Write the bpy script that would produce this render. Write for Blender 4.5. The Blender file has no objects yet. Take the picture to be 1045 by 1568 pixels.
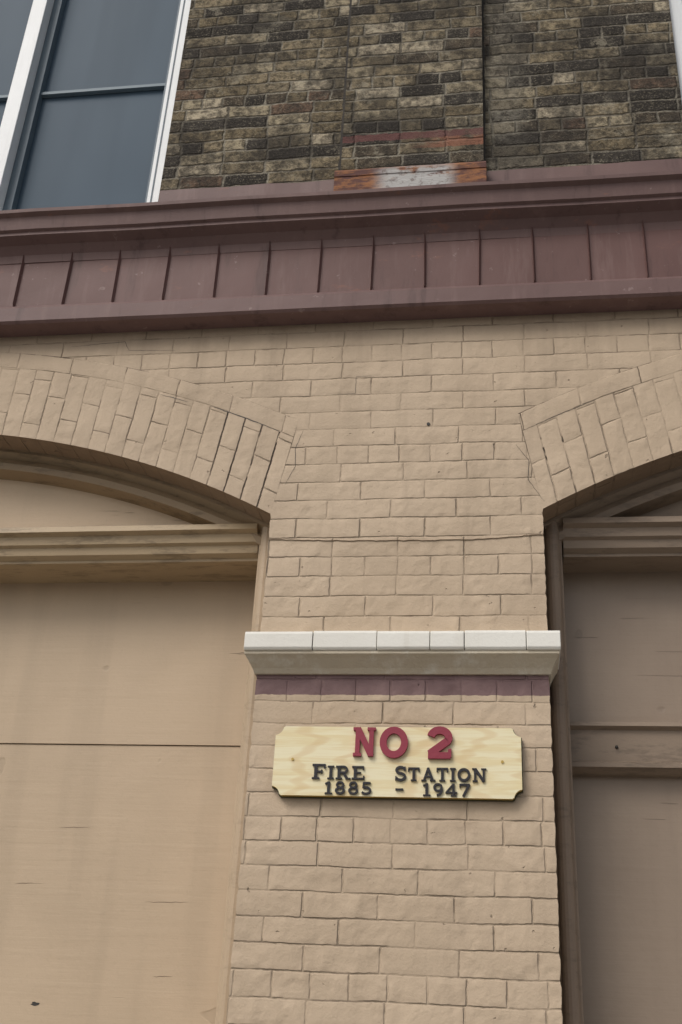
import bpy, bmesh, math, random
from mathutils import Vector, Matrix
random.seed(7)
S=bpy.context.scene
try:
    S.view_settings.view_transform='Standard'; S.view_settings.look='None'; S.view_settings.exposure=0
except Exception: pass
COL=S.collection

# ------------------------------------------------------------ node helpers
class NT:
    def __init__(s,name):
        s.m=bpy.data.materials.new(name); s.m.use_nodes=True
        s.t=s.m.node_tree; s.n=s.t.nodes; s.n.clear()
        s.out=s.n.new('ShaderNodeOutputMaterial'); s.b=s.n.new('ShaderNodeBsdfPrincipled')
        s.t.links.new(s.b.outputs[0],s.out.inputs[0])
    def put(s,inp,v):
        if isinstance(v,bpy.types.NodeSocket): s.t.links.new(v,inp)
        elif isinstance(v,(tuple,list)) and len(v)==3 and inp.type=='RGBA': inp.default_value=(*v,1)
        else: inp.default_value=v
    def M(s,op,a,b=None,c=None,clamp=False):
        n=s.n.new('ShaderNodeMath'); n.operation=op; n.use_clamp=clamp
        s.put(n.inputs[0],a)
        if b is not None: s.put(n.inputs[1],b)
        if c is not None: s.put(n.inputs[2],c)
        return n.outputs[0]
    def V(s,op,a,b=None,sc=None):
        n=s.n.new('ShaderNodeVectorMath'); n.operation=op
        s.put(n.inputs[0],a)
        if b is not None: s.put(n.inputs[1],b)
        if sc is not None: s.put(n.inputs[3],sc)
        return n.outputs[0]
    def noise(s,vec,scale,detail=4,rough=.55,out=0,dist=0):
        n=s.n.new('ShaderNodeTexNoise'); s.put(n.inputs['Vector'],vec)
        n.inputs['Scale'].default_value=scale; n.inputs['Detail'].default_value=detail
        n.inputs['Roughness'].default_value=rough; n.inputs['Distortion'].default_value=dist
        return n.outputs[out]
    def rng(s,v,a,b,c=0.,d=1.,smooth=True):
        n=s.n.new('ShaderNodeMapRange'); n.interpolation_type='SMOOTHSTEP' if smooth else 'LINEAR'; n.clamp=True
        s.put(n.inputs[0],v)
        for i,x in enumerate((a,b,c,d)): s.put(n.inputs[i+1],x)
        return n.outputs[0]
    def mix(s,f,a,b,mode='MIX'):
        n=s.n.new('ShaderNodeMix'); n.data_type='RGBA'; n.blend_type=mode
        s.put(n.inputs[0],f); s.put(n.inputs[6],a); s.put(n.inputs[7],b); return n.outputs[2]
    def ramp(s,f,stops,const=False):
        n=s.n.new('ShaderNodeValToRGB'); s.put(n.inputs[0],f); r=n.color_ramp
        if const: r.interpolation='CONSTANT'
        while len(r.elements)<len(stops): r.elements.new(.5)
        for e,(p,c) in zip(r.elements,stops): e.position=p; e.color=(*c,1)
        return n.outputs[0]
    def sep(s,v):
        n=s.n.new('ShaderNodeSeparateXYZ'); s.put(n.inputs[0],v); return n.outputs
    def comb(s,x,y,z=0.):
        n=s.n.new('ShaderNodeCombineXYZ'); s.put(n.inputs[0],x); s.put(n.inputs[1],y); s.put(n.inputs[2],z); return n.outputs[0]
    def pos(s): return s.n.new('ShaderNodeNewGeometry').outputs['Position']
    def uv(s):
        return s.n.new('ShaderNodeTexCoord').outputs['UV']
    def scale(s,v,x,y,z):
        n=s.n.new('ShaderNodeMapping'); s.put(n.inputs[0],v); n.inputs['Scale'].default_value=(x,y,z); return n.outputs[0]
    def bump(s,h,dist,strength=1.):
        n=s.n.new('ShaderNodeBump'); s.put(n.inputs['Height'],h); n.inputs['Distance'].default_value=dist
        n.inputs['Strength'].default_value=strength; s.t.links.new(n.outputs[0],s.b.inputs['Normal']); return n
    def fin(s,col,rough=.7,spec=.3):
        s.put(s.b.inputs['Base Color'],col); s.put(s.b.inputs['Roughness'],rough)
        s.b.inputs['Specular IOR Level'].default_value=spec; return s.m
    def white(s,v):
        n=s.n.new('ShaderNodeTexWhiteNoise'); n.noise_dimensions='3D'; s.put(n.inputs['Vector'],v); return n.outputs

def bricks(t,bw,bh,head=6,wob=.008,fine=.003,z0=0.,rj=.22):
    uv=t.uv()
    w=t.V('SUBTRACT',t.noise(uv,5,1,out=1),(.5,.5,.5))
    w2=t.V('SUBTRACT',t.noise(uv,45,2,out=1),(.5,.5,.5))
    uv2=t.V('ADD',uv,t.V('SCALE',w,sc=wob)); uv2=t.V('ADD',uv2,t.V('SCALE',w2,sc=fine))
    x,y,_=t.sep(uv2)
    vv=t.M('DIVIDE',t.M('SUBTRACT',y,z0),bh); row=t.M('FLOOR',vv); fy=t.M('FRACT',vv)
    par=t.M('FLOORED_MODULO',row,2.)
    wr=t.white(t.comb(row,3.3,1.7))[0]
    if head:
        ish=t.M('LESS_THAN',t.M('FLOORED_MODULO',row,float(head)),.5)
        bwid=t.M('MULTIPLY',bw,t.M('SUBTRACT',1.,t.M('MULTIPLY',ish,.5)))
    else: bwid=bw
    sh=t.M('ADD',t.M('MULTIPLY',par,.5),t.M('MULTIPLY',wr,rj))
    uu=t.M('ADD',t.M('DIVIDE',x,bwid),sh)
    col=t.M('FLOOR',uu); fx=t.M('FRACT',uu)
    dx=t.M('MULTIPLY',t.M('MINIMUM',fx,t.M('SUBTRACT',1.,fx)),bwid)
    dy=t.M('MULTIPLY',t.M('MINIMUM',fy,t.M('SUBTRACT',1.,fy)),bh)
    d=t.M('SMOOTH_MIN',dx,dy,.005)
    wn=t.white(t.comb(col,row,.37))
    return uv,d,wn[0],wn[1],dx,dy,fy

BH=.0772
def mat_painted_brick(name,c1,c2,stripe=True,jd=.55,head=6,bw=.236,open_ends=False):
    t=NT(name); uv,d,r,rc,dx,dy,fy=bricks(t,bw,BH,head=head,wob=.010,fine=.0050)
    P=t.pos(); x,y,z=t.sep(P)
    big=t.noise(P,1.3,3); med=t.noise(P,9,4,.6); fine=t.noise(P,85,3,.65)
    fill=t.rng(t.noise(P,4.2,3,.65),.42,.60)
    low=t.rng(z,3.3,4.2,1.,.70)
    prof=t.rng(d,.0004,.0050)
    depth=t.M('MULTIPLY',t.M('ADD',.18,t.M('MULTIPLY',fill,.68)),low)
    h=t.M('MULTIPLY',prof,depth)
    h=t.M('ADD',h,t.M('MULTIPLY',t.rng(d,.0,.020),.18))
    h=t.M('ADD',h,t.M('MULTIPLY',r,.28)); h=t.M('ADD',h,t.M('MULTIPLY',med,1.05)); h=t.M('ADD',h,t.M('MULTIPLY',fine,.34))
    pn=t.noise(P,33,2)
    pit=t.rng(pn,.70,.76); h=t.M('SUBTRACT',h,t.M('MULTIPLY',pit,.7))
    t.bump(h,.0054,1.)
    col=t.mix(t.rng(big,.35,.65),c1,c2)
    col=t.mix(t.M('MULTIPLY',r,.12),col,tuple(c*.72 for c in c1))
    col=t.mix(t.M('MULTIPLY',t.rng(med,.5,.75),.25),col,tuple(min(1,c*1.2) for c in c2))
    cn=t.rng(t.noise(P,5.2,4,.7),.48,.60)
    w_=.0014
    crk=t.M('MULTIPLY',t.rng(d,w_*.7,w_*1.9,1.,0.),cn)
    col=t.mix(t.M('MULTIPLY',crk,jd),col,(.075,.052,.036))
    if open_ends:
        on=t.rng(t.noise(P,7,3,.6),.38,.47)
        m1=t.M('MULTIPLY',t.rng(t.M('ABSOLUTE',t.M('ADD',x,.93)),.12,.24,1.,0.),on)
        m2=t.M('MULTIPLY',t.rng(t.M('ABSOLUTE',t.M('SUBTRACT',x,.18)),.05,.16,1.,0.),t.rng(t.noise(P,7.5,3,.6),.48,.56))
        m_=t.M('MAXIMUM',m1,m2); oc=t.M('MULTIPLY',t.rng(dy,.0022,.0042,1.,0.),m_)
        col=t.mix(oc,col,(.032,.022,.016))
    col=t.mix(t.rng(d,.001,.005,.12,0.),col,(.2,.14,.09))
    col=t.mix(t.M('MULTIPLY',pit,.4),col,(.12,.085,.06))
    st=t.noise(t.scale(P,6,6,.6),1.,4,.65)
    col=t.mix(t.M('MULTIPLY',t.rng(st,.50,.72),.26),col,(.24,.18,.125))
    blot=t.rng(t.noise(P,2.7,4,.7),.50,.68); col=t.mix(t.M('MULTIPLY',blot,.17),col,(.30,.225,.165))
    dirt_shade=t.M('MULTIPLY',t.rng(z,4.22,4.40),.42); col=t.mix(dirt_shade,col,(.2,.145,.11))  # darkens the wall top: shade under the cornice put into the colour
    if stripe:
        zz=t.M('ADD',z,t.M('MULTIPLY',t.M('SUBTRACT',pn,.5),.010))
        mk=t.M('MULTIPLY',t.M('GREATER_THAN',zz,2.803),t.M('LESS_THAN',zz,2.90))
        pc=t.mix(t.rng(med,.4,.7),(.19,.120,.118),(.24,.155,.15))
        col=t.mix(mk,col,pc)
    return t.fin(col,.68,.25)

TAN1=(.53,.412,.292); TAN2=(.60,.472,.340)
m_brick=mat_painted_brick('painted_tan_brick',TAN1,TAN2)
m_ring=mat_painted_brick('painted_tan_arch_brick',TAN1,TAN2,stripe=False,jd=.7,head=0,bw=.209,open_ends=True)
m_course=mat_painted_brick('painted_tan_arch_course',TAN1,TAN2,stripe=False,jd=.85,head=0)
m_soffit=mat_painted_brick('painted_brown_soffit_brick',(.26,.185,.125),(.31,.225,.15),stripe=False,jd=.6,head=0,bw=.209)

def mat_old_brick():
    t=NT('weathered_bare_brick'); uv,d,r,rc,dx,dy,fy=bricks(t,.205,.0715,head=4,wob=.022,fine=.014,rj=.6)
    P=t.pos(); x,y,z=t.sep(P)
    cols=[(0,(.050,.044,.038)),(.14,(.22,.175,.108)),(.28,(.34,.275,.175)),(.40,(.115,.092,.066)),(.52,(.44,.37,.25)),(.64,(.25,.205,.135)),(.77,(.075,.066,.056)),(.88,(.54,.46,.33)),(.96,(.20,.13,.09))]
    bc=t.ramp(r,cols,True)
    n1=t.noise(P,26,5,.72); n2=t.noise(P,5,4,.65); n3=t.noise(P,110,3,.7)
    bc=t.mix(t.rng(n1,.38,.60),t.mix(.76,bc,(.036,.031,.026)),bc)
    bc=t.mix(t.M('MULTIPLY',t.rng(n3,.5,.75),.5),bc,(.50,.44,.32))
    jw=t.M('ADD',.0002,t.M('MULTIPLY',n1,.0100))
    mort=t.rng(t.M('SUBTRACT',d,jw),-.0015,.0015,1.,0.)
    mc=t.mix(t.rng(n2,.36,.62),(.11,.097,.078),(.40,.365,.29))
    mc=t.mix(t.rng(n3,.4,.7),mc,(.17,.152,.12))
    col=t.mix(t.M('MULTIPLY',mort,.8),bc,mc)
    sm=t.rng(t.noise(P,5.6,6,.8),.55,.62)
    col=t.mix(t.M('MULTIPLY',sm,.55),col,(.38,.34,.255))
    strip=t.M('MULTIPLY',t.rng(t.M('ABSOLUTE',t.M('SUBTRACT',x,.05)),.05,.13,1.,0.),t.rng(n1,.3,.6))
    col=t.mix(t.M('MULTIPLY',strip,.55),col,(.25,.23,.185))
    soot=t.rng(t.noise(P,3.0,6,.74),.39,.57)
    col=t.mix(t.M('MULTIPLY',t.M('SUBTRACT',1.,soot),.72),col,(.044,.039,.034))
    zn=t.M('ADD',z,t.M('MULTIPLY',t.M('SUBTRACT',n1,.5),.03))
    onp=t.M('LESS_THAN',y,.05)
    b1=t.M('MULTIPLY',t.M('GREATER_THAN',zn,5.385),t.M('LESS_THAN',zn,5.425)); b1=t.M('MULTIPLY',b1,onp)
    b2=t.M('MULTIPLY',t.M('GREATER_THAN',zn,5.325),t.M('LESS_THAN',zn,5.385)); b2=t.M('MULTIPLY',b2,onp)
    b2=t.M('MULTIPLY',b2,t.rng(x,-.40,-.2))
    b2=t.M('MULTIPLY',b2,t.rng(n2,.4,.52))
    col=t.mix(t.M('MULTIPLY',t.M('MULTIPLY',b1,t.rng(n2,.30,.46)),.85),col,(.175,.085,.078))
    col=t.mix(t.M('MULTIPLY',b2,.8),col,(.29,.13,.085))
    h=t.M('ADD',t.M('MULTIPLY',t.rng(d,.001,.010),.7),t.M('ADD',t.M('MULTIPLY',n1,1.3),t.M('MULTIPLY',r,.45)))
    h=t.M('ADD',h,t.M('MULTIPLY',n3,.5))
    t.bump(h,.011,1.)
    return t.fin(col,.9,.12)
m_old=mat_old_brick()

def mat_paint(name,c,c2=None,var=.5,bumpd=.001,rough=.5,streak=0,stc=None,spec=.35,grain=False,scale=1.,dirt_shade=0.):
    t=NT(name); P=t.pos(); c2=c2 or tuple(x*.86 for x in c)
    n=t.noise(P,2.2*scale,4,.6); col=t.mix(t.M('MULTIPLY',t.rng(n,.3,.7),var),c,c2)
    if streak:
        s=t.noise(t.scale(P,14,14,.9),1.,4,.7); col=t.mix(t.M('MULTIPLY',t.rng(s,.50,.72),streak),col,stc)
    if dirt_shade:
        s=t.noise(t.scale(P,5,20,20),1.,4,.75); col=t.mix(t.M('MULTIPLY',t.rng(s,.50,.66),dirt_shade),col,tuple(x*.35 for x in c))
    f=t.noise(P,70,3,.65)
    col=t.mix(t.M('MULTIPLY',t.rng(f,.55,.75),.10),col,tuple(x*.5 for x in c))
    h=f
    if grain:
        g=t.noise(t.scale(P,2,2,42),1.,3,.6); h=t.M('ADD',t.M('MULTIPLY',f,.5),t.M('MULTIPLY',g,.9)); h=t.M('ADD',h,t.M('MULTIPLY',n,4.))
        ck=t.rng(t.noise(t.scale(P,2.6,2.6,70),1.,2,.5),.69,.71)
        ck=t.M('MULTIPLY',ck,t.rng(t.noise(P,1.1,2),.48,.58))
        h=t.M('SUBTRACT',h,t.M('MULTIPLY',ck,2.)); col=t.mix(t.M('MULTIPLY',ck,.5),col,tuple(x*.35 for x in c))
        kn=t.rng(t.noise(P,6.5,1),.755,.775); col=t.mix(t.M('MULTIPLY',kn,.25),col,tuple(x*.5 for x in c)); h=t.M('SUBTRACT',h,kn)
        s=t.noise(t.scale(P,7,7,.5),1.,3,.6); col=t.mix(t.M('MULTIPLY',t.rng(s,.48,.7),.18),col,tuple(x*.6 for x in c))
    t.bump(h,bumpd,1.)
    return t.fin(col,rough,spec)

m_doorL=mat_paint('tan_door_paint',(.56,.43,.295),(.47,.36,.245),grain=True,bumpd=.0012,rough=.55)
m_doorR=mat_paint('shaded_brown_door_paint',(.34,.262,.195),(.27,.203,.15),grain=True,bumpd=.0009,rough=.4,spec=.4)  # darker than the left door: shade in the right opening put into colour
m_trim=mat_paint('tan_trim_paint',(.44,.33,.20),(.34,.25,.152),rough=.5,dirt_shade=.5)
m_mould=mat_paint('brown_arch_moulding_paint',(.34,.25,.155),(.26,.19,.12),rough=.5,dirt_shade=.5)
m_jamb=mat_paint('jamb_paint',(.50,.385,.265),(.42,.32,.215),rough=.5,dirt_shade=.2)
m_jambR=mat_paint('jamb_shaded_brown_paint',(.27,.20,.145),(.20,.148,.105),rough=.5,dirt_shade=.3)  # right jambs: shade of the opening painted in as a darker brown
m_trimR=mat_paint('door_rail_shaded_brown_paint',(.29,.22,.16),(.22,.165,.118),rough=.5,dirt_shade=.4)  # right-hand trim, its colour darkened to carry the shade of the opening
m_white=mat_paint('white_ledge_paint',(.84,.82,.75),(.71,.68,.60),rough=.5,streak=.25,stc=(.52,.47,.38))
m_cove=mat_paint('cove_cream_paint',(.60,.525,.40),(.48,.41,.305),rough=.6,streak=.6,stc=(.74,.71,.62),bumpd=.003)
m_joint=mat_paint('joint_dark',(.05,.045,.04))
m_edge_shade=mat_paint('dark_edge_shade',(.075,.068,.06),(.045,.04,.036),rough=.95,bumpd=.006)  # dark tone standing in for shade at the pilaster edges
m_seam=mat_paint('seam_shadow_paint',(.26,.19,.125))
m_wire=mat_paint('painted_wire',(.27,.20,.135))

def mat_purple(name,c,c2,rust=.2,streakc=(.24,.155,.14)):
    t=NT(name); P=t.pos()
    n=t.noise(P,1.5,4,.6); s=t.noise(t.scale(P,11,11,1.3),1.,5,.7); f=t.noise(P,60,3,.6)
    col=t.mix(t.rng(n,.3,.7),c,c2)
    col=t.mix(t.M('MULTIPLY',t.rng(s,.52,.70),.40),col,streakc)
    col=t.mix(t.M('MULTIPLY',t.rng(s,.30,.46,1.,0.),.45),col,(.060,.038,.036))
    r=t.rng(t.noise(t.scale(P,1,1,2.5),6,5,.72),.62,.70)
    col=t.mix(t.M('MULTIPLY',r,rust),col,(.30,.13,.085))
    ch=t.rng(t.noise(P,19,4,.7),.65,.70); col=t.mix(t.M('MULTIPLY',ch,.40),col,(.36,.27,.25))
    t.bump(t.M('ADD',n,t.M('MULTIPLY',f,.06)),.015,.8)
    return t.fin(col,.55,.3)
m_pur=mat_purple('purple_sheet_metal',(.140,.075,.066),(.175,.096,.086),.36)
m_purb=mat_purple('purple_trim_metal',(.162,.098,.090),(.19,.118,.108),.10)
m_purc=mat_purple('purple_crown_metal',(.158,.098,.090),(.192,.120,.108),.38)

def mat_rust():
    t=NT('rusted_painted_sill'); P=t.pos()
    n=t.noise(t.scale(P,1,1,3),9,5,.7); n2=t.noise(t.scale(P,1,1,2.5),5,5,.7); x,y,z=t.sep(P)
    col=t.mix(t.rng(n,.42,.60),(.14,.075,.066),(.34,.16,.08))
    ed=t.rng(z,5.16,5.19)
    wm=t.M('MULTIPLY',t.rng(n2,.38,.46),t.M('MULTIPLY',t.rng(x,-.54,-.44),t.rng(x,-.22,-.14,1.,0.)))
    wm=t.M('MULTIPLY',wm,t.M('SUBTRACT',1.,t.M('MULTIPLY',ed,.7)))
    col=t.mix(wm,col,(.50,.49,.47))
    col=t.mix(t.M('MULTIPLY',t.rng(t.noise(P,40,3,.7),.52,.70),.6),col,(.12,.075,.06))
    t.bump(n,.006,1.); return t.fin(col,.85,.15)
m_rust=mat_rust()
m_wwhite=mat_paint('white_window_frame_paint',(.82,.84,.84),(.70,.72,.72),rough=.4,streak=.2,stc=(.5,.5,.48))
m_wgrey=mat_paint('grey_storm_sash',(.115,.155,.185),(.095,.13,.16),rough=.5)
m_wrail=mat_paint('grey_meeting_rail',(.16,.215,.25),(.13,.18,.215),rough=.5)
def mat_glass(name,c1,c2):
    t=NT(name); P=t.pos(); n=t.noise(t.scale(P,1,1,.4),1.1,3)
    col=t.mix(t.rng(n,.3,.7),c1,c2)
    wv=t.noise(t.scale(P,4,4,.3),1.,2); col=t.mix(t.M('MULTIPLY',t.rng(wv,.45,.65),.4),col,(.045,.072,.10))
    return t.fin(col,.5,.12)
m_glass=mat_glass('window_screen_glass',(.08,.118,.156),(.058,.09,.125))

# ------------------------------------------------------------ mesh helpers
def obj(name,verts,faces,mat,parent=None,uvs=None,smooth=False,bev=0.):
    me=bpy.data.meshes.new(name); me.from_pydata(verts,[],faces)
    if uvs is not None:
        l=me.uv_layers.new(name='UVMap'); k=0
        for p in me.polygons:
            for li in p.loop_indices: l.data[li].uv=uvs[k]; k+=1
    me.materials.append(mat); me.update()
    bm=bmesh.new(); bm.from_mesh(me)
    if uvs is None: bmesh.ops.recalc_face_normals(bm,faces=bm.faces)
    bm.to_mesh(me); bm.free()
    o=bpy.data.objects.new(name,me); COL.objects.link(o)
    if smooth:
        for p in me.polygons: p.use_smooth=True
    if bev:
        b=o.modifiers.new('b','BEVEL'); b.width=bev; b.segments=2; b.limit_method='ANGLE'
    if parent: o.parent=parent
    return o
def empty(name,loc=(0,0,0)):
    e=bpy.data.objects.new(name,None); COL.objects.link(e); e.location=loc; return e
def box(name,x0,x1,y0,y1,z0,z1,mat,parent=None,bev=0.):
    v=[(x,y,z) for x in (x0,x1) for y in (y0,y1) for z in (z0,z1)]
    f=[(0,1,3,2),(4,6,7,5),(0,4,5,1),(2,3,7,6),(0,2,6,4),(1,5,7,3)]
    return obj(name,v,f,mat,parent,bev=bev)
def extr(name,prof,x0,x1,mat,parent,seg=.25,jit=0.,smooth=False,bev=0.):
    n=max(1,int((x1-x0)/seg)); k=len(prof); v=[];f=[]
    for i in range(n+1):
        x=x0+(x1-x0)*i/n; jy=random.uniform(-jit,jit); jz=random.uniform(-jit,jit)
        for (y,z) in prof: v.append((x,y+jy,z+jz))
    for i in range(n):
        for j in range(k):
            a=i*k+j;b=i*k+(j+1)%k; f.append((a,b,b+k,a+k))
    f.append(tuple(range(k))); f.append(tuple(n*k+j for j in range(k)))
    return obj(name,v,f,mat,parent,smooth=smooth,bev=bev)
class Q:
    def __init__(s): s.v=[];s.f=[];s.u=[]
    def q(s,pts,uvs):
        b=len(s.v); s.v+=pts; s.f.append(tuple(range(b,b+len(pts)))); s.u+=uvs
    def rect(s,x0,x1,z0,z1,y):
        s.q([(x0,y,z0),(x1,y,z0),(x1,y,z1),(x0,y,z1)],[(x0,z0),(x1,z0),(x1,z1),(x0,z1)])
    def side(s,x,y0,y1,z0,z1,flip):
        p=[(x,y0,z0),(x,y1,z0),(x,y1,z1),(x,y0,z1)]; u=[(x+a[1]+.06,a[2]) for a in p]
        if flip: p.reverse();u.reverse()
        s.q(p,u)
    def make(s,name,mat,parent): return obj(name,s.v,s.f,mat,parent,uvs=s.u)

B=empty('fire_station_building')
PL,PR=-.845,.150
R=3.237; HW=1.58; CZ=.675; CXL=PL-HW; CXR=PR+HW; SPR=CZ+math.sqrt(R*R-HW*HW)
RO=3.632; RI=3.556
a0=math.acos(HW/R); a1=math.pi/2-(math.pi/2-a0)*.93
xe=RO*math.cos(a1); ze=CZ+RO*math.sin(a1)
TOPZ=4.44
XL,XR=CXL-HW-1.0, CXR+HW+1.0
# ---- ground floor wall
w=Q()
for (x0,x1) in ((XL,CXL-HW),(PL,PR),(CXR+HW,XR)):
    n=int(SPR/(BH/4)); ex=[]
    for i in range(n+1):
        z=SPR*i/n; m=(z/BH)%1; jn=.0026 if (m<.14 or m>.86) else 0
        ex.append((z,x0+jn+random.uniform(0,.0022),x1-jn-random.uniform(0,.0022)))
    ex[-1]=(SPR,x0,x1)
    for (za,xa,xb),(zb_,xc,xd) in zip(ex,ex[1:]):
        w.q([(xa,0,za),(xb,0,za),(xd,0,zb_),(xc,0,zb_)],[(xa,za),(xb,za),(xd,zb_),(xc,zb_)])
        for (p,r_,fl) in ((xa,xc,False),(xb,xd,True)):
            pts=[(p,0,za),(p,.42,za),(r_,.42,zb_),(r_,0,zb_)]; uv=[(p+.06,za),(p+.48,za),(r_+.48,zb_),(r_+.06,zb_)]
            if not fl: pts.reverse();uv.reverse()
            w.q(pts,uv)
xs=set([XL,XR])
for cx in (CXL,CXR):
    for i in range(49): xs.add(cx-xe+2*xe*i/48)
    for s_ in (-1,1): xs.add(cx+s_*HW)
xs=sorted(xs)
for xa,xb in zip(xs,xs[1:]):
    if xb-xa<1e-5: continue
    mid=(xa+xb)/2
    def zo(x):
        best=None
        for cx in (CXL,CXR):
            dx=abs(x-cx)
            if dx<=xe+1e-6 and abs(mid-cx)<=xe: best=CZ+math.sqrt(max(0,RO*RO-dx*dx))
        return best if best is not None else SPR
    za,zc=zo(xa),zo(xb)
    w.q([(xa,0,za),(xb,0,zc),(xb,0,TOPZ),(xa,0,TOPZ)],[(xa,za),(xb,zc),(xb,TOPZ),(xa,TOPZ)])
    for cx in (CXL,CXR):
        da,db=abs(xa-cx),abs(xb-cx)
        if min(da,db)>=HW-1e-6 and max(da,db)<=xe+1e-6:
            sa=SPR+(ze-SPR)*(da-HW)/(xe-HW); sb=SPR+(ze-SPR)*(db-HW)/(xe-HW)
            w.q([(xa,0,SPR),(xb,0,SPR),(xb,0,sb),(xa,0,sa)],[(xa,SPR),(xb,SPR),(xb,sb),(xa,sa)])
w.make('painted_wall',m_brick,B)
# ---- arches
for tag,cx in (('left',CXL),('right',CXR)):
    ring=Q();crs=Q();sof=Q(); n=64
    for i in range(n):
        def pt(r,k,y=0.):
            f=2*k/n-1
            tt=(r-R)/(RO-R); half=(math.pi/2-a0)*(1-tt)+(math.pi/2-a1)*tt
            a=math.pi/2-f*half
            return (cx+r*math.cos(a),y,CZ+r*math.sin(a)), 3.42*f*((math.pi/2-a0)+(math.pi/2-a1))/2
        for (qq,ra,rb) in ((ring,R,RI),(crs,RI,RO)):
            p=[pt(ra,i),pt(ra,i+1),pt(rb,i+1),pt(rb,i)]
            if qq is ring: uv=[(r_-R,s_[1]) for s_,r_ in zip(p,(ra,ra,rb,rb))]
            else: uv=[(s_[1],(r_-RI)/(RO-RI)*BH) for s_,r_ in zip(p,(ra,ra,rb,rb))]
            qq.q([a_[0] for a_ in p],uv)
        p=[pt(R,i,.0),pt(R,i,.16),pt(R,i+1,.16),pt(R,i+1,0)]
        sof.q([a_[0] for a_ in p],[(a_[0][1]+.06,a_[1]) for a_ in p])
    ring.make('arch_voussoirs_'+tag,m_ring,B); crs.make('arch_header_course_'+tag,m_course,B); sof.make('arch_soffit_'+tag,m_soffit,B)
    dark=(tag=='right')
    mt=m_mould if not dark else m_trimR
    prof=[(R+.01,.118),(R-.012,.118),(R-.030,.150),(R-.055,.135),(R-.080,.142),(R-.088,.19),(R-.10,.235)]
    v=[];f=[];n=64;k=len(prof)
    for i in range(n+1):
        a=math.pi/2-(2*i/n-1)*(math.pi/2-a0)*1.0
        for (r_,y_) in prof: v.append((cx+r_*math.cos(a),y_,CZ+r_*math.sin(a)))
    for i in range(n):
        for j in range(k-1): f.append((i*k+j,i*k+j+1,(i+1)*k+j+1,(i+1)*k+j))
    obj('arch_moulding_'+tag,v,f,mt,B)
    xl,xr=cx-HW,cx+HW
    v=[];f=[]
    for i in range(n+1):
        a=math.pi/2-(2*i/n-1)*(math.pi/2-a0); v+= [(cx+(R-.06)*math.cos(a),.21,CZ+(R-.06)*math.sin(a)),(cx+(R-.06)*math.cos(a),.21,3.45)]
    for i in range(n): f.append((2*i,2*i+1,2*i+3,2*i+2))
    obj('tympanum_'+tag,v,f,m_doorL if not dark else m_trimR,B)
    prof=[(.40,3.555),(.21,3.555),(.155,3.540),(.118,3.522),(.112,3.497),(.135,3.487),(.140,3.455),(.155,3.447),(.160,3.418),(.185,3.405),(.185,3.395),(.40,3.395)]
    extr('transom_moulding_'+tag,prof,xl+.075,xr-.075,m_trim if not dark else m_trimR,B,seg=.6,jit=.0012)
    for side,(xa,xb) in (('a',(xl+.002,xl+.068)),('b',(xr-.068,xr-.002))):
        mj=m_jambR if dark else m_jamb
        pf=[]
        for i in range(9):
            a=math.pi*i/8; pf.append((xa+.033-.026*math.cos(a),.145-.026*math.sin(a)))
        pf=[(xa,.165)]+[(xa,.150)]+pf+[(xb,.150),(xb,.41),(xa,.41)]
        kk=len(pf); v=[(x,y,0) for x,y in pf]+[(x,y,3.52) for x,y in pf]
        f=[(i,(i+1)%kk,(i+1)%kk+kk,i+kk) for i in range(kk)]+[tuple(range(kk)),tuple(range(kk,2*kk))]
        obj('door_jamb_%s_%s'%(tag,side),v,f,mj,B)
    D_=empty('garage_door' if not dark else 'garage_door.001'); D_.parent=B
    if not dark:
        box('upper_panel',xl+.04,xr-.04,.372,.40,2.731,3.44,m_doorL,D_)
        box('lower_panel',xl+.04,xr-.04,.377,.41,.05,2.7275,m_doorL,D_)
        box('panel_seam',xl+.04,xr-.04,.383,.43,2.72,2.74,m_seam,D_)
        for (ca,cb,cz) in ((-1.26,-1.10,2.171),(-1.62,-1.50,2.42),(-1.20,-1.13,1.93),(-1.75,-1.68,2.22)):
            v=[];f=[];N=10
            for i in range(N+1):
                q=i/N; xx=ca+(cb-ca)*q; zz=cz+random.uniform(-.001,.001)+.004*q; th=.0012*math.sin(math.pi*q)+.0001
                v+=[(xx,.3766,zz-th),(xx,.3766,zz+th)]
            for i in range(N): f.append((2*i,2*i+2,2*i+3,2*i+1))
            obj('crack',v,f,m_seam,D_)
        v=[(-1.60+.015*math.cos(a*.6)*(1+.3*math.sin(a*2.3)),.3764,1.83+.006*math.sin(a*.6)*(1+.3*math.cos(a*1.7))) for a in range(10)]
        obj('knot_hole',v,[tuple(range(10))],m_joint,D_)
    else:
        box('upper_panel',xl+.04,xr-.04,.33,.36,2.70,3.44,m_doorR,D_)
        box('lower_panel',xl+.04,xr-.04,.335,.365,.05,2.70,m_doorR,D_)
        extr('mid_rail',[(.34,2.80),(.27,2.80),(.265,2.785),(.285,2.775),(.285,2.665),(.262,2.655),(.262,2.640),(.30,2.625),(.34,2.625)],xl+.06,xr-.06,m_trimR,D_,seg=1)
        bpy.ops.mesh.primitive_uv_sphere_add(segments=12,ring_count=8,radius=.006,location=(.38,.283,2.715)); o=bpy.context.object; o.name='bolt'; o.data.materials.append(m_joint); o.parent=D_
box('interior_backing',XL,XR,.44,.5,0,8.3,m_joint,B)

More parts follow.
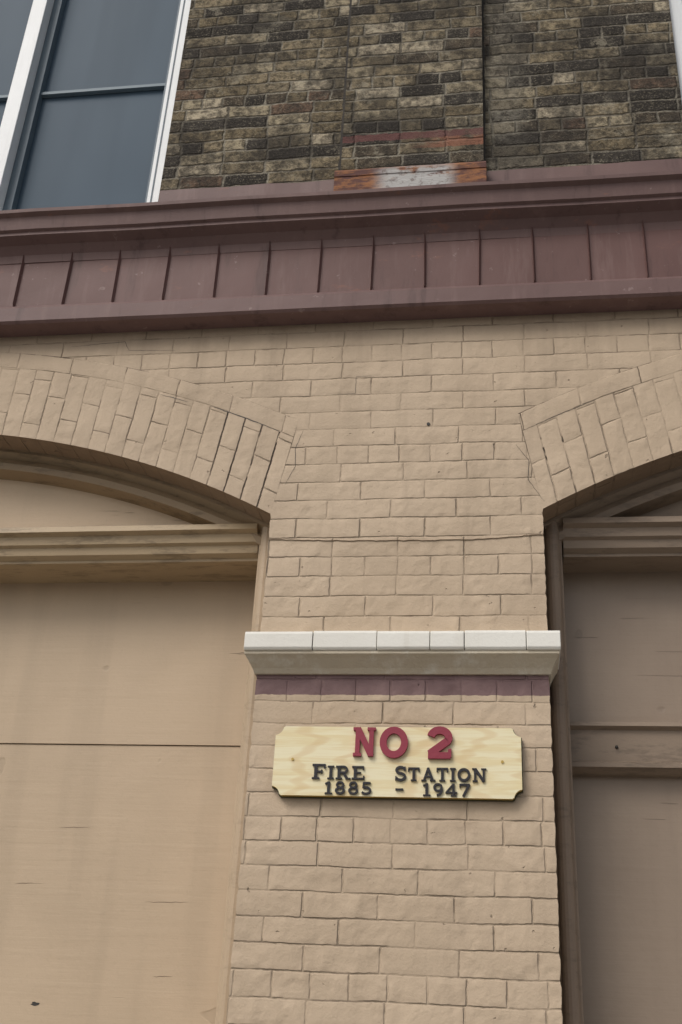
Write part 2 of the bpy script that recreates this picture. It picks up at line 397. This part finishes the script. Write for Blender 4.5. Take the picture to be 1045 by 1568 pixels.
# thin painted wire across the pier
v=[];f=[];N=60
for i in range(N+1):
    x=PL+.003+(PR-PL-.006)*i/N; z=3.392-.012*math.sin((x-PL)*2.6)+random.uniform(-.0016,.0016)+(.02*max(0,(x+.1))*2)
    v+=[(x,-.0006,z-.0022),(x,-.0042,z),(x,-.0006,z+.0022)]
for i in range(N):
    a=3*i; f+=[(a,a+1,a+4,a+3),(a+1,a+2,a+5,a+4)]
obj('cable_on_pier',v,f,m_wire,B)
def crack(name,pts,wd):
    v=[];f=[];P_=[]
    for (xa,za),(xb,zb_) in zip(pts,pts[1:]):
        m=max(2,int(math.hypot(xb-xa,zb_-za)/.012))
        for i in range(m): q=i/m; P_.append((xa+(xb-xa)*q+random.uniform(-.0012,.0012),za+(zb_-za)*q+random.uniform(-.0012,.0012)))
    P_.append(pts[-1]); n=len(P_)
    for i,(x_,z_) in enumerate(P_):
        a=P_[max(0,i-1)];b=P_[min(n-1,i+1)]; L_=math.hypot(b[0]-a[0],b[1]-a[1]) or 1; nx,nz=-(b[1]-a[1])/L_,(b[0]-a[0])/L_
        t_=wd*(.25+.75*math.sin(math.pi*(i+.3)/(n+.2)))*random.uniform(.6,1.2)
        v+=[(x_-nx*t_,-.001,z_-nz*t_),(x_+nx*t_,-.001,z_+nz*t_)]
    for i in range(n-1): f.append((2*i,2*i+2,2*i+3,2*i+1))
    obj(name,v,f,m_joint,B)
def onarc(cx,r,x): return CZ+math.sqrt(r*r-(x-cx)**2)
crack('crack_a',[(x_,onarc(CXL,RI,x_)) for x_ in (-1.12,-1.04,-.97,-.90,-.84)],.0018)
crack('crack_b',[(x_,onarc(CXL,RI-.012,x_)) for x_ in (-1.34,-1.27,-1.22)],.0012)
crack('crack_c',[(-.80,3.62),(-.765,3.70),(-.77,3.78),(-.745,3.86)],.0010)
crack('crack_d',[(.155,3.53),(.10,3.62),(.105,3.70),(.06,3.77)],.0011)
crack('crack_e',[(x_,onarc(CXR,RI,x_)) for x_ in (.10,.20,.28,.36)],.0010)
crack('crack_f',[(-.62,4.02),(-.55,4.02),(-.55,4.10),(-.49,4.10)],.0008)
crack('crack_g',[(-1.75,4.30),(-1.52,4.315),(-1.50,4.27),(-1.3,4.26)],.0008)

# ---- impost ledge
def ledge(x0,x1,name):
    L=empty(name); L.parent=B
    cuts=[x0-.034]+[x0+(x1-x0)*q for q in (.205,.425,.605,.72,.925)]+[x1+.038]
    for i,(a,b) in enumerate(zip(cuts,cuts[1:])):
        dz=random.uniform(-.0018,.0018)
        extr('block_%d'%i,[(.14,2.937),(-.074+dz,2.937),(-.080+dz,2.945),(-.080+dz,2.994+dz),(-.076+dz,3.004+dz),(.14,3.012)],a+.0012,b-.0012,m_white,L,seg=.5,bev=.002)
    st=[(.032,2.9365),(.032,2.926),(.024,2.915),(.010,2.890),(.004,2.874)]
    v=[];f=[]
    for (o_,z) in st:
        yy=-.003-o_*2.05
        v+=[(x0-o_,.14,z),(x0-o_,yy,z),(x1+o_,yy,z),(x1+o_,.14,z)]
    for i in range(len(st)-1):
        for j in range(3): a=i*4+j; f.append((a,a+1,a+5,a+4))
    f.append((0,1,2,3)); f.append(tuple(len(v)-4+i for i in range(4)))
    obj('cove',v,f,m_cove,L)
    for i,c in enumerate(cuts[1:-1]): box('joint_%d'%i,c-.0012,c+.0012,-.070,.1,2.94,3.0,m_joint,L)
ledge(PL,PR,'impost_ledge'); ledge(XL,CXL-HW,'impost_ledge.001'); ledge(CXR+HW,XR,'impost_ledge.002')

# ---- storefront cornice
C=empty('metal_cornice'); C.parent=B
extr('bottom_band',[(.05,4.362),(-.085,4.362),(-.095,4.372),(-.095,4.438),(-.088,4.452),(.05,4.452)],XL-.1,XR+.1,m_purb,C,seg=.9,jit=.002)
extr('fascia_plate',[(.05,4.4525),(-.068,4.4525),(-.068,4.70),(.05,4.70)],XL-.1,XR+.1,m_pur,C,seg=.2155,jit=.0)
extr('crown',[(.06,4.701),(-.070,4.701),(-.078,4.735),(-.105,4.768),(-.150,4.785),(-.150,4.800),(-.163,4.806),(-.175,4.862),(-.195,4.872),(-.197,4.888),(.06,4.95)],XL-.12,XR+.12,m_purc,C,seg=.45,jit=.0035)
x=-.283-.2155*22; i=0
while x<XR:
    if x>XL:
        z0,z1=4.458+random.uniform(-.008,.010),4.745
        t_=random.uniform(-.004,.004)
        v=[(x-.004,-.0685,z0),(x+.006,-.0685,z0),(x-.001,-.082,z0+.006),(x-.004+t_,-.0685,z1),(x+.006+t_,-.0685,z1),(x-.001+t_,-.084,z1)]
        obj('standing_seam_%d'%i,v,[(0,1,2),(3,5,4),(0,2,5,3),(2,1,4,5),(0,3,4,1)],m_pur,C); i+=1
    x+=.2155

# ---- upper storey
WL0,WL1=-3.19,-1.512; WR0,WR1=.822,2.50; WT=7.6; WB=5.06; YU=.08
u=Q()
for (a,b,z0,z1) in ((XL,WL0,4.9,8.4),(WL1,WR0,4.9,8.4),(WR1,XR,4.9,8.4),(WL0,WL1,4.9,WB),(WR0,WR1,4.9,WB),(WL0,WL1,WT,8.4),(WR0,WR1,WT,8.4)):
    u.rect(a,b,z0,z1,YU)
for a,b in ((WL0,WL1),(WR0,WR1)):
    u.side(a,YU,.3,WB,WT,True); u.side(b,YU,.3,WB,WT,False)
px0,px1,py=-.672,-.046,.028
u.rect(px0,px1,4.95,8.4,py); u.side(px0,py,YU,4.95,8.4,False); u.side(px1,py,YU,4.95,8.4,True)
u.make('upper_wall',m_old,B)
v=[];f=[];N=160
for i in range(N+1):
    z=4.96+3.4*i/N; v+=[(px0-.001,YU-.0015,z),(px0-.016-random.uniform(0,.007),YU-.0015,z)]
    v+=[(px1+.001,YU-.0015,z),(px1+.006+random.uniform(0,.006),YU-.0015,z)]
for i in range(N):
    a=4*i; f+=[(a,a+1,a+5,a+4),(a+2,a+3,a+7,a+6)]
obj('pilaster_edge_shade',v,f,m_edge_shade,B)  # thin dark strips added beside the pilaster as its painted edge shadow
extr('pilaster_sill',[(.03,4.95),(-.005,4.95),(-.005,5.150),(-.009,5.152),(-.010,5.178),(-.003,5.192),(.03,5.196)],px0-.02,px1+.012,m_rust,B,seg=.1,jit=.0015)
extr('wall_flashing',[(.09,4.9),(.058,4.9),(.060,5.198),(.072,5.206),(.09,5.210)],WL1+.01,px0-.021,m_purc,B,seg=.15,jit=.003)
extr('wall_flashing_b',[(.09,4.9),(.058,4.9),(.060,5.198),(.072,5.206),(.09,5.210)],px1+.013,WR0-.0,m_purc,B,seg=.15,jit=.003)
box('parapet_cornice',XL-.1,XR+.1,-.25,.3,8.4,8.7,m_purc,B,bev=.02)
for nm,a,b in (('sash_window',WL0,WL1),('sash_window.001',WR0,WR1)):
    Wn=empty(nm); Wn.parent=B; mx=(a+b)/2; fw=.064
    box('frame_left',a+.001,a+fw,.10,.28,WB,WT-.001,m_wwhite,Wn,bev=.003)
    box('frame_right',b-fw,b-.001,.10,.28,WB,WT-.001,m_wwhite,Wn,bev=.003)
    box('frame_right_bead',b-fw+.018,b-fw+.024,.097,.105,WB,WT-.001,m_wgrey,Wn)
    box('mullion',mx-.040,mx+.040,.10,.28,WB,WT-.001,m_wwhite,Wn,bev=.003)
    box('head',a+fw,mx-.040,.11,.28,WT-.08,WT-.001,m_wwhite,Wn); box('head_b',mx+.040,b-fw,.11,.28,WT-.08,WT-.001,m_wwhite,Wn)
    box('sill',a-.0,b+.0,.0605,.30,WB-.06,WB-.001,m_wwhite,Wn)
    for k,(p,q) in enumerate(((a+fw,mx-.040),(mx+.040,b-fw))):
        box('stile_l_%d'%k,p+.001,p+.045,.165,.21,WB,WT-.08,m_wgrey,Wn)
        box('stile_r_%d'%k,q-.035,q-.001,.165,.21,WB,WT-.08,m_wgrey,Wn)
        box('meeting_rail_%d'%k,p+.045,q-.035,.18,.204,6.018,6.036,m_wrail,Wn)
        box('glass_%d'%k,p,q,.205,.212,WB,WT-.08,m_glass,Wn)

# ------------------------------------------------------------ sign
SG=empty('fire_station_sign',(-.35,-.02,2.575))
def mat_ply():
    t=NT('varnished_pale_wood'); P=t.pos()
    g=t.noise(t.scale(P,1.0,1,14),2.6,4,.6,dist=1.2); g2=t.noise(t.scale(P,6,6,160),1.,3,.6)
    c=t.mix(t.rng(g,.42,.62),(.88,.80,.55),(.82,.70,.42)); c=t.mix(t.M('MULTIPLY',t.rng(g2,.5,.7),.25),c,(.72,.57,.31))
    gb=t.n.new('ShaderNodeTexWave'); t.put(gb.inputs[0],t.scale(P,.25,1,5)); gb.inputs['Scale'].default_value=7; gb.inputs['Distortion'].default_value=7; gb.inputs['Detail'].default_value=1; gb.inputs['Detail Scale'].default_value=.5
    c=t.mix(t.M('MULTIPLY',t.rng(gb.outputs[1],.72,1.),.42),c,(.70,.50,.25))
    t.bump(g,.0004,.5); return t.fin(c,.6,.25)
m_ply=mat_ply()
m_gold=mat_paint('gold_edge_paint',(.55,.38,.10),(.40,.26,.07),rough=.5)
m_sback=mat_paint('dark_green_edge_paint',(.07,.065,.03),(.045,.04,.02),rough=.6)
m_red=mat_paint('crimson_letter_paint',(.31,.042,.068),(.24,.034,.055),rough=.55)
m_blk=mat_paint('black_letter_paint',(.022,.02,.024),(.03,.028,.03),rough=.45)
def outline(x0,x1,z0,z1,c,off=0.):
    pts=[]
    def arc(cx_,cz_,s,e):
        for i in range(9):
            a=math.radians(s+(e-s)*i/8); pts.append((cx_+c*math.cos(a),cz_+c*math.sin(a)))
    n_=.006
    pts.append((x0+c+n_,z0)); pts.append((x1-c-n_,z0))
    arc(x1,z0,180-8,90+8); arc(x1,z1,270-8,180+8); pts.append((x1-c-n_,z1)); pts.append((x0+c+n_,z1))
    arc(x0,z1,0-8,-90+8); arc(x0,z0,90-8,0+8)
    return pts
def plate(name,pts,y0,y1,mat,parent,mat2=None):
    k=len(pts); v=[(x,y0,z) for x,z in pts]+[(x,y1,z) for x,z in pts]
    f=[tuple(range(k)),tuple(range(k,2*k))]+[(i,(i+1)%k,(i+1)%k+k,i+k) for i in range(k)]
    o=obj(name,v,f,mat)
    if mat2:
        o.data.materials.append(mat2)
        for p in o.data.polygons:
            if abs(p.normal.y)<.5: p.material_index=1
    o.parent=parent; o.matrix_parent_inverse=Matrix.Translation(-Vector(parent.location))
    return o
sx0,sx1,sz0,sz1=-.757,.055,2.455,2.683
plate('backing',outline(sx0-.003,sx1+.003,sz0-.003,sz1+.003,.030),-.004,-.014,m_sback,SG)
plate('board',outline(sx0,sx1,sz0,sz1,.030),-.0142,-.032,m_ply,SG,m_gold)
def arcp(cx,cy,rx,ry,a,b,n=12): return [(cx+rx*math.cos(math.radians(a+(b-a)*i/n)),cy+ry*math.sin(math.radians(a+(b-a)*i/n))) for i in range(n+1)]
def glyph(ch):
    T=.19; s=[]
    def V(x,a=.0,b=1.,t=T): s.append(([(x,a),(x,b)],t))
    def H(y,a,b,t=.13): s.append(([(a,y),(b,y)],t))
    if ch=='N':
        V(.2,0,1,.15);V(.8,0,1,.15);s.append(([(.2,.97),(.8,.03)],.2));H(.05,.02,.38,.1);H(.95,0,.3,.1);H(.95,.62,.98,.1);return s,1.05
    if ch=='O': s.append((arcp(.45,.5,.36,.41,0,360,28),.19));return s,.98
    if ch=='I': V(.2);H(.05,0,.4,.1);H(.95,0,.4,.1);return s,.5
    if ch=='F': V(.2);H(.05,.0,.42,.1);H(.94,.0,.74,.12);H(.5,.2,.56,.12);V(.7,.72,.98,.09);V(.54,.38,.62,.08);return s,.84
    if ch=='E': V(.2);H(.06,.0,.78,.12);H(.94,.0,.74,.12);H(.5,.2,.56,.12);V(.7,.72,.98,.09);V(.74,.02,.28,.09);return s,.88
    if ch=='T': V(.42);H(.05,.22,.62,.1);H(.94,.02,.82,.12);V(.06,.7,.98,.09);V(.78,.7,.98,.09);return s,.92
    if ch=='R': V(.2);H(.05,0,.4,.1);H(.94,0,.5,.12);s.append(([(.2,.94),(.45,.94)]+arcp(.48,.72,.22,.22,90,-90,10)+[(.2,.5)],.14));s.append(([(.45,.5),(.74,.04)],.18));H(.05,.62,.94,.1);return s,.98
    if ch=='A': s.append(([(.17,.03),(.47,.99)],.13));s.append(([(.45,.99),(.79,.03)],.2));H(.34,.28,.66,.11);H(.05,.0,.34,.1);H(.05,.6,.98,.1);return s,1.0
    if ch=='S': s.append((arcp(.4,.73,.27,.21,20,270,14)+arcp(.4,.28,.29,.23,90,-160,14)[1:],.17));V(.68,.68,.98,.08);V(.1,.02,.32,.08);return s,.84
    if ch=='1': V(.3);H(.05,.06,.56,.1);s.append(([(.3,.93),(.06,.8)],.12));return s,.66
    if ch=='8': s.append((arcp(.4,.74,.22,.21,0,360,20),.14));s.append((arcp(.4,.28,.27,.23,0,360,20),.15));return s,.86
    if ch=='5': s.append((arcp(.36,.32,.3,.25,120,-150,16),.16));s.append(([(.18,.52),(.2,.92)],.12));H(.92,.15,.66,.15);return s,.84
    if ch=='9': s.append((arcp(.38,.68,.25,.26,0,360,20),.15));s.append((arcp(.33,.5,.31,.42,28,-95,14),.15));return s,.84
    if ch=='4': V(.55,0,.98,.17);H(.28,.02,.8,.12);s.append(([(.55,.97),(.06,.3)],.11));H(.05,.38,.76,.1);return s,.88
    if ch=='7': H(.92,.06,.74,.15);s.append(([(.7,.94),(.3,.0)],.18));V(.08,.7,.98,.09);return s,.82
    if ch=='2': s.append((arcp(.4,.68,.27,.25,170,-25,14)+[(.1,.13)],.20));H(.08,.05,.72,.17);V(.7,.02,.3,.09);return s,.80
    if ch=='-': H(.45,.05,.55,.13);return s,.65
    return s,.42
def word(txt,x0,x1,z0,z1,mat,name,big=None,yf=-.0323,dep=.006,bold=1.):
    big=big or {}
    items=[];adv=0
    for i,ch in enumerate(txt):
        sc=big.get(i,1.); s,a=glyph(ch); items.append((s,adv,sc)); adv+=a*sc*1.04
    k=(x1-x0)/adv; h=z1-z0; vs=[];fs=[];c=0
    for s,ax,sc in items:
        for pts,wd in s:
            c+=1; yfr=yf-dep-(c%7)*.00015
            P_=[Vector((x0+(ax+p[0]*sc)*k, z0+p[1]*h*sc)) for p in pts]
            W_=wd*sc*bold*(k+h)/2/2
            closed=(P_[0]-P_[-1]).length<1e-5
            if closed: P_=P_[:-1]
            n=len(P_); L=[];Rr=[]
            for i in range(n):
                if closed: d=(P_[(i+1)%n]-P_[i-1])
                else: d=P_[min(i+1,n-1)]-P_[max(i-1,0)]
                d.normalize(); nn=Vector((-d.y,d.x)); L.append(P_[i]+nn*W_);Rr.append(P_[i]-nn*W_)
            b=len(vs)
            for i in range(n):
                for q in (L[i],Rr[i]): vs.append((q.x,yfr,q.y)); vs.append((q.x,yf,q.y))
            m_=n if closed else n-1
            for i in range(m_):
                a=b+4*i; e=b+4*((i+1)%n)
                fs+= [(a,e,e+2,a+2),(a,a+1,e+1,e),(a+2,e+2,e+3,a+3)]
            if not closed:
                fs+= [(b,b+2,b+3,b+1)]; e=b+4*(n-1); fs+=[(e,e+1,e+3,e+2)]
    o=obj(name,vs,fs,mat); o.parent=SG; o.matrix_parent_inverse=Matrix.Translation(-Vector(SG.location)); return o
word('N',-.492,-.410,2.583,2.678,m_red,'letter_n',dep=.012,bold=1.15); word('O',-.402,-.303,2.580,2.679,m_red,'letter_o',dep=.012,bold=1.2); word('2',-.252,-.163,2.580,2.678,m_red,'digit_2',dep=.012,bold=1.2)
word('FIRE',-.622,-.444,2.508,2.551,m_blk,'word_fire',{0:1.12}); word('STATION',-.354,-.056,2.506,2.549,m_blk,'word_station',{0:1.08})
word('1885',-.580,-.420,2.460,2.500,m_blk,'year_from',bold=1.02); word('-',-.352,-.318,2.460,2.500,m_blk,'dash'); word('1947',-.264,-.108,2.459,2.499,m_blk,'year_to',bold=1.02)
for i,x_ in enumerate((-.690,-.010)):
    bpy.ops.mesh.primitive_cylinder_add(vertices=16,radius=.0045,depth=.003,location=(x_,-.0335,2.572),rotation=(math.pi/2,0,0)); o=bpy.context.object; o.name='screw_%d'%i
    o.data.materials.append(m_gold); o.parent=SG; o.matrix_parent_inverse=Matrix.Translation(-Vector(SG.location))
bpy.ops.mesh.primitive_cylinder_add(vertices=12,radius=.0065,depth=.006,location=(-.265,-.001,3.87),rotation=(math.pi/2,0,0)); o=bpy.context.object; o.name='anchor_hole'; o.data.materials.append(m_joint); o.parent=B

# ------------------------------------------------------------ ground
m_pave=mat_paint('concrete_pavement',(.32,.31,.29),(.25,.24,.22),rough=.9); m_asph=mat_paint('asphalt',(.06,.06,.06),(.045,.045,.045),rough=.9)
box('pavement',-40,40,-5.,.45,-.13,.0,m_pave)
box('kerb',-40,40,-5.15,-5.002,-.13,.005,m_pave,bev=.01)
obj('road',[(-400,-400,-.134),(400,-400,-.134),(400,400,-.134),(-400,400,-.134)],[(0,1,2,3)],m_asph)

# ------------------------------------------------------------ light
az=math.radians(215); el=math.radians(46)
sd=Vector((math.sin(az)*math.cos(el),math.cos(az)*math.cos(el),math.sin(el)))
l=bpy.data.lights.new('sun','SUN'); l.energy=1.1; l.angle=math.radians(26); l.color=(1,.955,.91)
lo=bpy.data.objects.new('sun',l); COL.objects.link(lo); lo.rotation_euler=(-sd).to_track_quat('-Z','Y').to_euler(); lo.location=(-5,-8,10)
wd=bpy.data.worlds.new('World'); S.world=wd; wd.use_nodes=True; nt=wd.node_tree; bg=nt.nodes['Background']
sk=nt.nodes.new('ShaderNodeTexSky'); sk.sky_type='NISHITA'; sk.sun_disc=False; sk.sun_elevation=el; sk.sun_rotation=az; sk.air_density=1.; sk.dust_density=4.; sk.ozone_density=.6
hs=nt.nodes.new('ShaderNodeHueSaturation'); hs.inputs['Saturation'].default_value=.4
nt.links.new(sk.outputs[0],hs.inputs['Color']); nt.links.new(hs.outputs[0],bg.inputs[0]); bg.inputs[1].default_value=.115

# ------------------------------------------------------------ camera
f=1715.3; Xc=Vector((.98980,-.01861,-.14122)); Yc=Vector((.13363,.46466,.87535)); Zc=Vector((.04933,-.88530,.46240))
right=Vector((Xc.x,Yc.x,Zc.x)).normalized(); back=-Vector((Xc.z,Yc.z,Zc.z)).normalized()
up=back.cross(right).normalized()
cd=bpy.data.cameras.new('camera'); cam=bpy.data.objects.new('camera',cd); COL.objects.link(cam)
M=Matrix((right,up,back)).transposed().to_4x4(); M.translation=Vector((0,-3.6,1.6)); cam.matrix_world=M
cd.sensor_fit='VERTICAL'; cd.sensor_height=36; cd.sensor_width=24; cd.lens=f/1568*36; cd.clip_end=2000; cd.clip_start=.05
S.camera=cam
